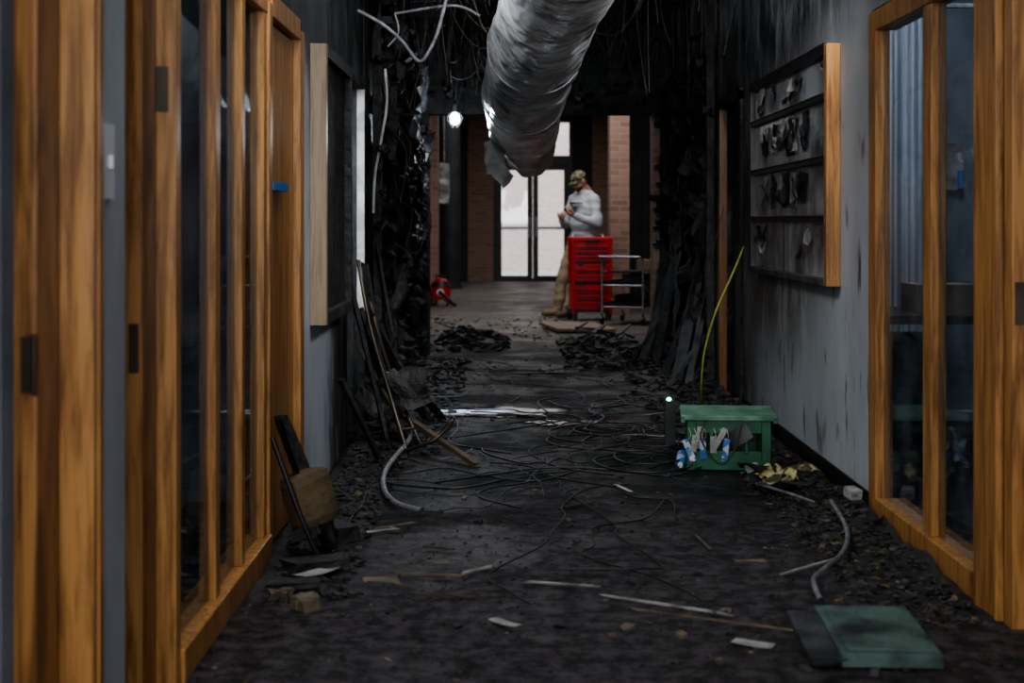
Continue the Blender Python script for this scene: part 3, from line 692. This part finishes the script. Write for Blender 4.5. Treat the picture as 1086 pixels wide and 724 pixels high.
# ---------------------------------------------------------------- lobby objects
t=empty('rolling_tool_chest',(.95,17.7,0),.08)
b=B()
b.box((0,0,.27),(.46,.34,.30),0); b.box((0,0,.555),(.48,.36,.21),0); b.box((0,0,.80),(.48,.36,.24),0)
b.box((0,0,.945),(.50,.38,.05),0)
for z in (.20,.28,.36,.52,.59,.74,.80,.86): b.box((0,-.185,z),(.38,.02,.022),0)
for sx in (-1,1):
    b.box((sx*.22,-.18,.5),(.035,.03,.85),0)
b.done('cases',['red'],parent=t,bevel=.012)
b=B(); b.box((0,0,.435),(.47,.35,.018)); b.box((0,0,.67),(.47,.35,.014))
for z in (.44,.67):
    for x in (-.13,.13): b.box((x,-.205,z),(.05,.02,.06))
for z in (.24,.32,.555,.77,.83): b.box((0,-.184,z),(.36,.012,.012))
b.box((0,-.205,.93),(.16,.03,.03))
for sx in (-1,1):
    b.cyl((sx*.20,.10,.085),(sx*.26,.10,.085),.085,n=22); b.box((sx*.19,-.14,.06),(.05,.05,.12))
b.box((0,0,.11),(.44,.32,.03)); b.done('latches_and_wheels',['rubber'],parent=t,bevel=.004)
b=B(); b.sweep([(-.18,.19,.2),(-.18,.19,1.0),(.18,.19,1.0),(.18,.19,.2)],.012,0,8,1); b.done('handle',['steel'],parent=t)
t=empty('utility_cart',(1.40,17.1,0),-.40)
b=B()
for sx in (-1,1):
    b.sweep([(sx*.24,-.36,.12),(sx*.24,-.36,.60),(sx*.24,-.38,.72),(sx*.24,-.46,.76)],.012,0,8,4)
    b.sweep([(sx*.24,.36,.12),(sx*.24,.36,.52),(sx*.24,.30,.58),(sx*.24,-.36,.58)],.012,0,8,4)
    b.sweep([(sx*.24,-.33,.45),(sx*.24,0,.30),(sx*.24,.33,.22)],.008,0,8,3)
b.sweep([(-.24,-.46,.76),(.24,-.46,.76)],.012,0,8,1)
for z in (.20,.44):
    for sy in (-1,1): b.cyl((-.24,sy*.36,z),(.24,sy*.36,z),.009,n=8)
b.done('frame',['steel'],parent=t)
b=B()
for z in (.20,.44): b.box((0,0,z),(.46,.68,.015)); b.box((0,-.34,z+.025),(.46,.01,.05)); b.box((0,.34,z+.025),(.46,.01,.05)); b.box((-.23,0,z+.025),(.01,.68,.05)); b.box((.23,0,z+.025),(.01,.68,.05))
for sx in (-1,1):
    for sy in (-1,1): b.cyl((sx*.24-.012,sy*.36,.05),(sx*.24+.012,sy*.36,.05),.05,n=16); b.cyl((sx*.24,sy*.36,.05),(sx*.24,sy*.36,.13),.012,n=8)
b.box((-.05,.0,.27),(.22,.3,.12)); b.box((.0,0.05,.585),(.50,.5,.02)); b.done('shelves_and_casters',['rubber'],parent=t)
b=B(); b.box((.05,-.05,.51),(.22,.26,.10),1); b.box((.12,.12,.66),(.16,.18,.12),0); b.done('boxes',['card','darkpanel'],parent=t,bevel=.004)
t=empty('wet_dry_vacuum',(-.93,20.6,0))
b=B(); b.cyl((0,0,.09),(0,0,.26),.13,.14,24,0); b.cyl((0,0,.26),(0,0,.33),.15,.11,24,1); b.ell((0,0,.33),(.10,.10,.05),0)
b.cyl((0,-.135,.19),(0,-.15,.19),.05,n=20,mi=2); b.cyl((0,-.15,.19),(0,-.17,.19),.03,n=16,mi=1)
for k in range(4):
    a=k*math.pi/2+.78; b.cyl((.13*math.cos(a)-.012,.13*math.sin(a),.045),(.13*math.cos(a)+.012,.13*math.sin(a),.045),.045,n=14,mi=1); b.box((.11*math.cos(a),.11*math.sin(a),.08),(.07,.07,.03),1)
b.sweep([(.0,-.15,.19),(.10,-.24,.12),(.18,-.2,.03),(.2,0,.03),(.12,.2,.03)],.018,1,10,6)
b.sweep([(-.06,0,.36),(-.06,0,.41),(.06,0,.41),(.06,0,.36)],.012,1,6,2)
b.done('body',['red','rubber','white'],parent=t)
b=B(); b.box((.72,16.1,.03),(.62,1.1,.03),0,Matrix.Rotation(.15,3,'Z')@Matrix.Rotation(.015,3,'Y')); b.done('plywood_sheet',['card'])

# ---------------------------------------------------------------- man
dg=lambda:bpy.context.evaluated_depsgraph_get()
def remesh(b,name,mats,vox,assign,parent,smooth=6,loc=(0,0,0),rot=(0,0,0),disp=0):
    o=b.done('tmp',[mats[0]]); 
    m=o.modifiers.new('r','REMESH'); m.mode='VOXEL'; m.voxel_size=vox; m.use_smooth_shade=True
    if smooth: s=o.modifiers.new('s','SMOOTH'); s.iterations=smooth; s.factor=.5
    me=bpy.data.meshes.new_from_object(o.evaluated_get(dg()))
    bpy.data.objects.remove(o)
    if disp:
        for v in me.vertices:
            k=noise.noise(Vector((v.co.x*7,v.co.y*7,v.co.z*13)))
            v.co+=v.normal*k*disp*(1 if v.co.z>.1 else 0)
    me.materials.clear()
    for k in mats: me.materials.append(M[k])
    for p in me.polygons: p.material_index=assign(p.center) if assign else 0; p.use_smooth=True
    me.name=name; o=bpy.data.objects.new(name,me); sc.collection.objects.link(o); o.parent=parent; o.location=loc; o.rotation_euler=rot
    return o
man=empty('man',(.90,18.52,0),math.radians(-48))
b=B()
for s_,kn,an,toe in ((1,(.125,-.23,.50),(.13,-.37,.10),(.16,-.56,.04)),(-1,(-.13,-.20,.50),(-.14,-.28,.10),(-.19,-.46,.04))):
    hip=(s_*.095,-.01,.92)
    b.cap(hip,kn,.105,.075); b.cap(kn,(an[0],an[1]+.01,.13),.075,.062)
    b.cap((an[0],an[1],.14),(an[0],an[1],.07),.055,.05); b.cap((an[0],an[1]+.035,.045),toe,.043,.040); b.cap((an[0]-.02,an[1]+.0,.05),(toe[0]-.02,toe[1]+.03,.035),.038,.034); b.cap((an[0]+.02,an[1]+.0,.05),(toe[0]+.02,toe[1]+.03,.035),.038,.034)
b.ell((0,.02,.95),(.175,.135,.13)); b.ell((0,.02,.98),(.185,.15,.09)); b.ell((0,.015,1.12),(.172,.142,.20)); b.ell((0,.02,1.28),(.19,.142,.20)); b.ell((0,.03,1.38),(.19,.12,.12))
b.cap((-.15,.03,1.425),(.15,.03,1.425),.072,.072); b.cap((-.09,.03,1.47),(.09,.03,1.47),.066,.066)
b.cap((0,.03,1.46),(0,-.02,1.56),.065,.055)
b.ell((0,.075,1.48),(.11,.06,.07))
EL=(.275,-.005,1.13); WL=(.125,-.245,1.215); ER=(-.275,-.01,1.12); WR=(-.12,-.235,1.155)
b.cap((.185,.03,1.415),EL,.072,.060); b.cap(EL,WL,.060,.042)
b.cap((-.185,.03,1.415),ER,.072,.060); b.cap(ER,WR,.060,.042)
def asg(c):
    if c.z<.095: return 2
    if c.z<.905 : return 1
    if c.z>1.535 and abs(c.x)<.09: return 3
    return 0
remesh(b,'body',['hoodie','pants','shoe','skin'],.013,asg,man,4,disp=.018)
hd=empty('head',(0,-.045,1.645),0,man); hd.rotation_euler=(math.radians(28),0,math.radians(-8))
b=B(); b.ell((0,.0,.03),(.076,.095,.095)); b.ell((0,-.03,-.035),(.060,.068,.080)); b.ell((0,-.065,-.085),(.032,.028,.026)); b.ell((0,.02,-.02),(.066,.075,.08))
b.cap((0,-.097,.01),(0,-.118,-.025),.010,.014); b.ell((.016,-.105,-.028),(.009,.010,.008)); b.ell((-.016,-.105,-.028),(.009,.010,.008))
b.cap((-.045,-.083,.028),(.045,-.083,.028),.011,.011); b.cap((-.02,-.096,-.054),(.02,-.096,-.054),.007,.007); b.cap((-.018,-.094,-.064),(.018,-.094,-.064),.008,.008)
b.ell((.077,.005,-.005),(.010,.020,.032)); b.ell((-.077,.005,-.005),(.010,.020,.032)); b.cap((0,.02,-.08),(0,.05,-.15),.052,.055)
def asgh(c):
    if c.y>.012 and c.z>-.05 and abs(c.x)<.074: return 1
    if c.z<-.048 and c.y<-.02 and not(abs(c.x)<.02 and -.068<c.z<-.050): return 1
    return 0
remesh(b,'face',['skin','hair'],.005,asgh,hd,2)
b=B()
for s_ in (-1,1): b.ell((s_*.031,-.088,.008),(.012,.008,.007),0); b.ell((s_*.031,-.095,.007),(.005,.003,.005),1); b.box((s_*.031,-.094,.022),(.028,.006,.006),1)
b.done('eyes',['white','hair'],parent=hd)
b=B(); b.ell((0,.004,.048),(.086,.104,.088),0,None,28,16,-.05)
n=14; vs=[]
for lay in (0,-.006):
    for k in range(n+1):
        a=math.pi+math.pi*k/n; cx,cy=.078*math.cos(a),.09*math.sin(a)
        vs.append((cx,cy*.9,.046+lay)); vs.append((cx*.92,cy-.075*math.sin(math.pi*k/n),.034+lay-.012*abs(math.cos(a))))
q=2*(n+1)
b.add(vs,[(2*k,2*k+1,2*k+3,2*k+2) for k in range(n)]+[(q+2*k,q+2*k+2,q+2*k+3,q+2*k+1) for k in range(n)]+[(2*k+1,q+2*k+1,q+2*k+3,2*k+3) for k in range(n)],0,True)
b.ell((0,.004,.136),(.008,.008,.005)); b.done('cap',['camo'],parent=hd)
def hand(name,wrist,fd,palm,side,curl):
    fd=Vector(fd).normalized(); pn=Vector(palm); pn=(pn-fd*pn.dot(fd)).normalized(); Z=-pn; X=fd.cross(Z).normalized()
    Mx=Matrix((X,fd,Z)).transposed(); o=Vector(wrist); b=B()
    P=lambda x,y,z:o+Mx@Vector((x,y,z))
    b.cap(P(0,-.03,0),P(0,.02,0),.026,.027)
    for x in (-.028,-.010,.010,.028): b.cap(P(x*.7,.02,0),P(x,.085,0),.015,.0125)
    for x,ln in ((-.030,.8),(-.010,.95),(.010,1.0),(.030,.92)):
        p=Vector((x,.088,0)); a=.15
        for L_,r0,r1 in ((.042*ln,.0100,.0092),(.027*ln,.0092,.0085),(.021*ln,.0085,.0075)):
            a+=curl; q=p+Vector((0,math.cos(a)*L_,-math.sin(a)*L_)); b.cap(P(*p),P(*q),r0,r1,n=10); p=q
    p=Vector((side*.024,.022,-.004))
    for L_,r0,r1,dv in ((.040,.015,.012,(side*.72,.62,-.25)),(.030,.0115,.0105,(side*.40,.80,-.42)),(.026,.0105,.009,(side*-.05,.85,-.50))):
        q=p+Vector(dv).normalized()*L_; b.cap(P(*p),P(*q),r0,r1,n=10); p=q
    remesh(b,name,['skin'],.0035,None,man,1)
    return P
PL=hand('hand_left',WL,(-.62,-.62,.40),(0,.55,.85),1,.40)
PR=hand('hand_right',WR,(.60,-.60,.42),(.1,.6,.8),-1,.5)
pc=PL(0,.085,-.024)
x_=(PL(1,0,0)-PL(0,0,0)); y_=(PL(0,1,0)-PL(0,0,0)); z_=(PL(0,0,1)-PL(0,0,0)); mm=Matrix((x_,y_,z_)).transposed()
b=B(); b.box(pc,(.072,.150,.009),0,mm); b.box(pc-z_*.005,(.066,.140,.002),1,mm); b.done('phone',['rubber','screen'],parent=man,bevel=.002)
b=B()
def chest(x,z): return .02-.147*math.sqrt(max(.05,1-(x/.195)**2))
for i,x in enumerate([-.10+.0225*k for k in range(10)]):
    y=chest(x,1.35)-.006; b.box((x,y,1.375),(.005,.012,.026)); 
    if i%2: b.box((x+.006,y,1.385),(.011,.012,.005))
    if i%3: b.box((x+.006,y,1.365),(.011,.012,.005))
    if i%3==0: b.box((x+.008,y,1.375),(.012,.012,.005))
y=chest(0,1.3)-.010
b.box((0,y,1.335),(.12,.014,.010),0,Matrix.Rotation(.25,3,'Y')); b.box((.01,y,1.315),(.11,.014,.010),0,Matrix.Rotation(-.25,3,'Y')); b.box((.0,y,1.30),(.07,.014,.008))
b.done('chest_print',['ink'],parent=man)

# ---------------------------------------------------------------- lights
def area(name,loc,target,sx,sy,e,col,spread=180):
    l=bpy.data.lights.new(name,'AREA'); l.shape='RECTANGLE'; l.size=sx; l.size_y=sy; l.energy=e; l.color=col; l.spread=math.radians(spread)
    o=bpy.data.objects.new(name,l); sc.collection.objects.link(o); o.location=loc
    o.rotation_euler=(Vector(target)-Vector(loc)).to_track_quat('-Z','Y').to_euler(); return o
area('fill_behind_camera',(0.1,-2.6,1.9),(0.5,6,.9),2.0,1.6,175,(.94,.97,1))  # unseen soft fill added behind the camera to light the foreground
area('overhead_fill_near',(-.25,4.6,2.95),(.5,5.2,0),.8,2.2,62,(.92,.96,1))  # fill added overhead, not an actual ceiling lamp
area('right_wall_fill',(-.45,6.6,2.75),(1.43,7.2,.6),.5,1.0,28,(.92,.96,1))  # fill added to brighten the right wall
area('duct_fill',(1.15,5.6,2.85),(.22,7.1,2.1),.35,.8,38,(.94,.97,1),100)  # fill added to put light on the foil duct
area('lobby_light_1',(0.3,17,3.25),(0.3,17,0),3,3,110,(.97,.98,1))
area('lobby_light_2',(0.3,24,3.25),(0.3,24,0),4,4,85,(.97,.98,1))
area('side_room_fill_right',(2.4,5.2,2.9),(2.0,5.6,0),.8,1.0,14,(.85,.92,1))  # unseen fill added so the room shows through the glass
area('side_room_fill_right_rear',(2.0,7.3,2.9),(2.1,8.0,1.4),.6,.6,15,(.88,.94,1),130)  # second added fill, brightens the rear of the same room
area('side_room_fill_left',(-2.0,4.6,2.9),(-2.0,4.6,0),.8,1.0,2.5,(.8,.9,1))  # weak unseen fill added behind the left glass
area('side_doorway_light',(-1.9,7.2,1.9),(-.86,8.56,1.3),.4,.8,6,(.9,.95,1),60)
l=bpy.data.lights.new('work_light_glow','POINT'); l.energy=26; l.color=(.8,.9,1); l.shadow_soft_size=.05
o=bpy.data.objects.new('work_light_glow',l); sc.collection.objects.link(o); o.location=(-.43,11.85,1.84)
l=bpy.data.lights.new('floor_pool_spot','SPOT'); l.energy=560; l.color=(.80,.90,1); l.spot_size=math.radians(12); l.spot_blend=.9; l.shadow_soft_size=.03  # added spot for the floor's light pool; the ceiling has no opening
o=bpy.data.objects.new('floor_pool_spot',l); sc.collection.objects.link(o); o.location=(-.55,9.0,2.75)
o.rotation_euler=(Vector((-.22,9.05,0))-Vector(o.location)).to_track_quat('-Z','Y').to_euler()
w=bpy.data.worlds.new('World'); sc.world=w; w.use_nodes=True
w.node_tree.nodes['Background'].inputs[0].default_value=(.88,.93,1,1); w.node_tree.nodes['Background'].inputs[1].default_value=2.4
try: sc.view_settings.look='AgX - Medium High Contrast'
except Exception: pass

# ---------------------------------------------------------------- camera
cam=bpy.data.cameras.new('Camera'); co=bpy.data.objects.new('Camera',cam); sc.collection.objects.link(co)
co.location=(0,0,1.15); co.rotation_euler=(math.pi/2,0,0)
cam.sensor_width=36; cam.lens=1600*36/1086; cam.shift_x=.003; cam.shift_y=-127/1086
cam.clip_start=.05; cam.clip_end=200
cam.dof.use_dof=True; cam.dof.focus_distance=7.2; cam.dof.aperture_fstop=3.2
sc.camera=co
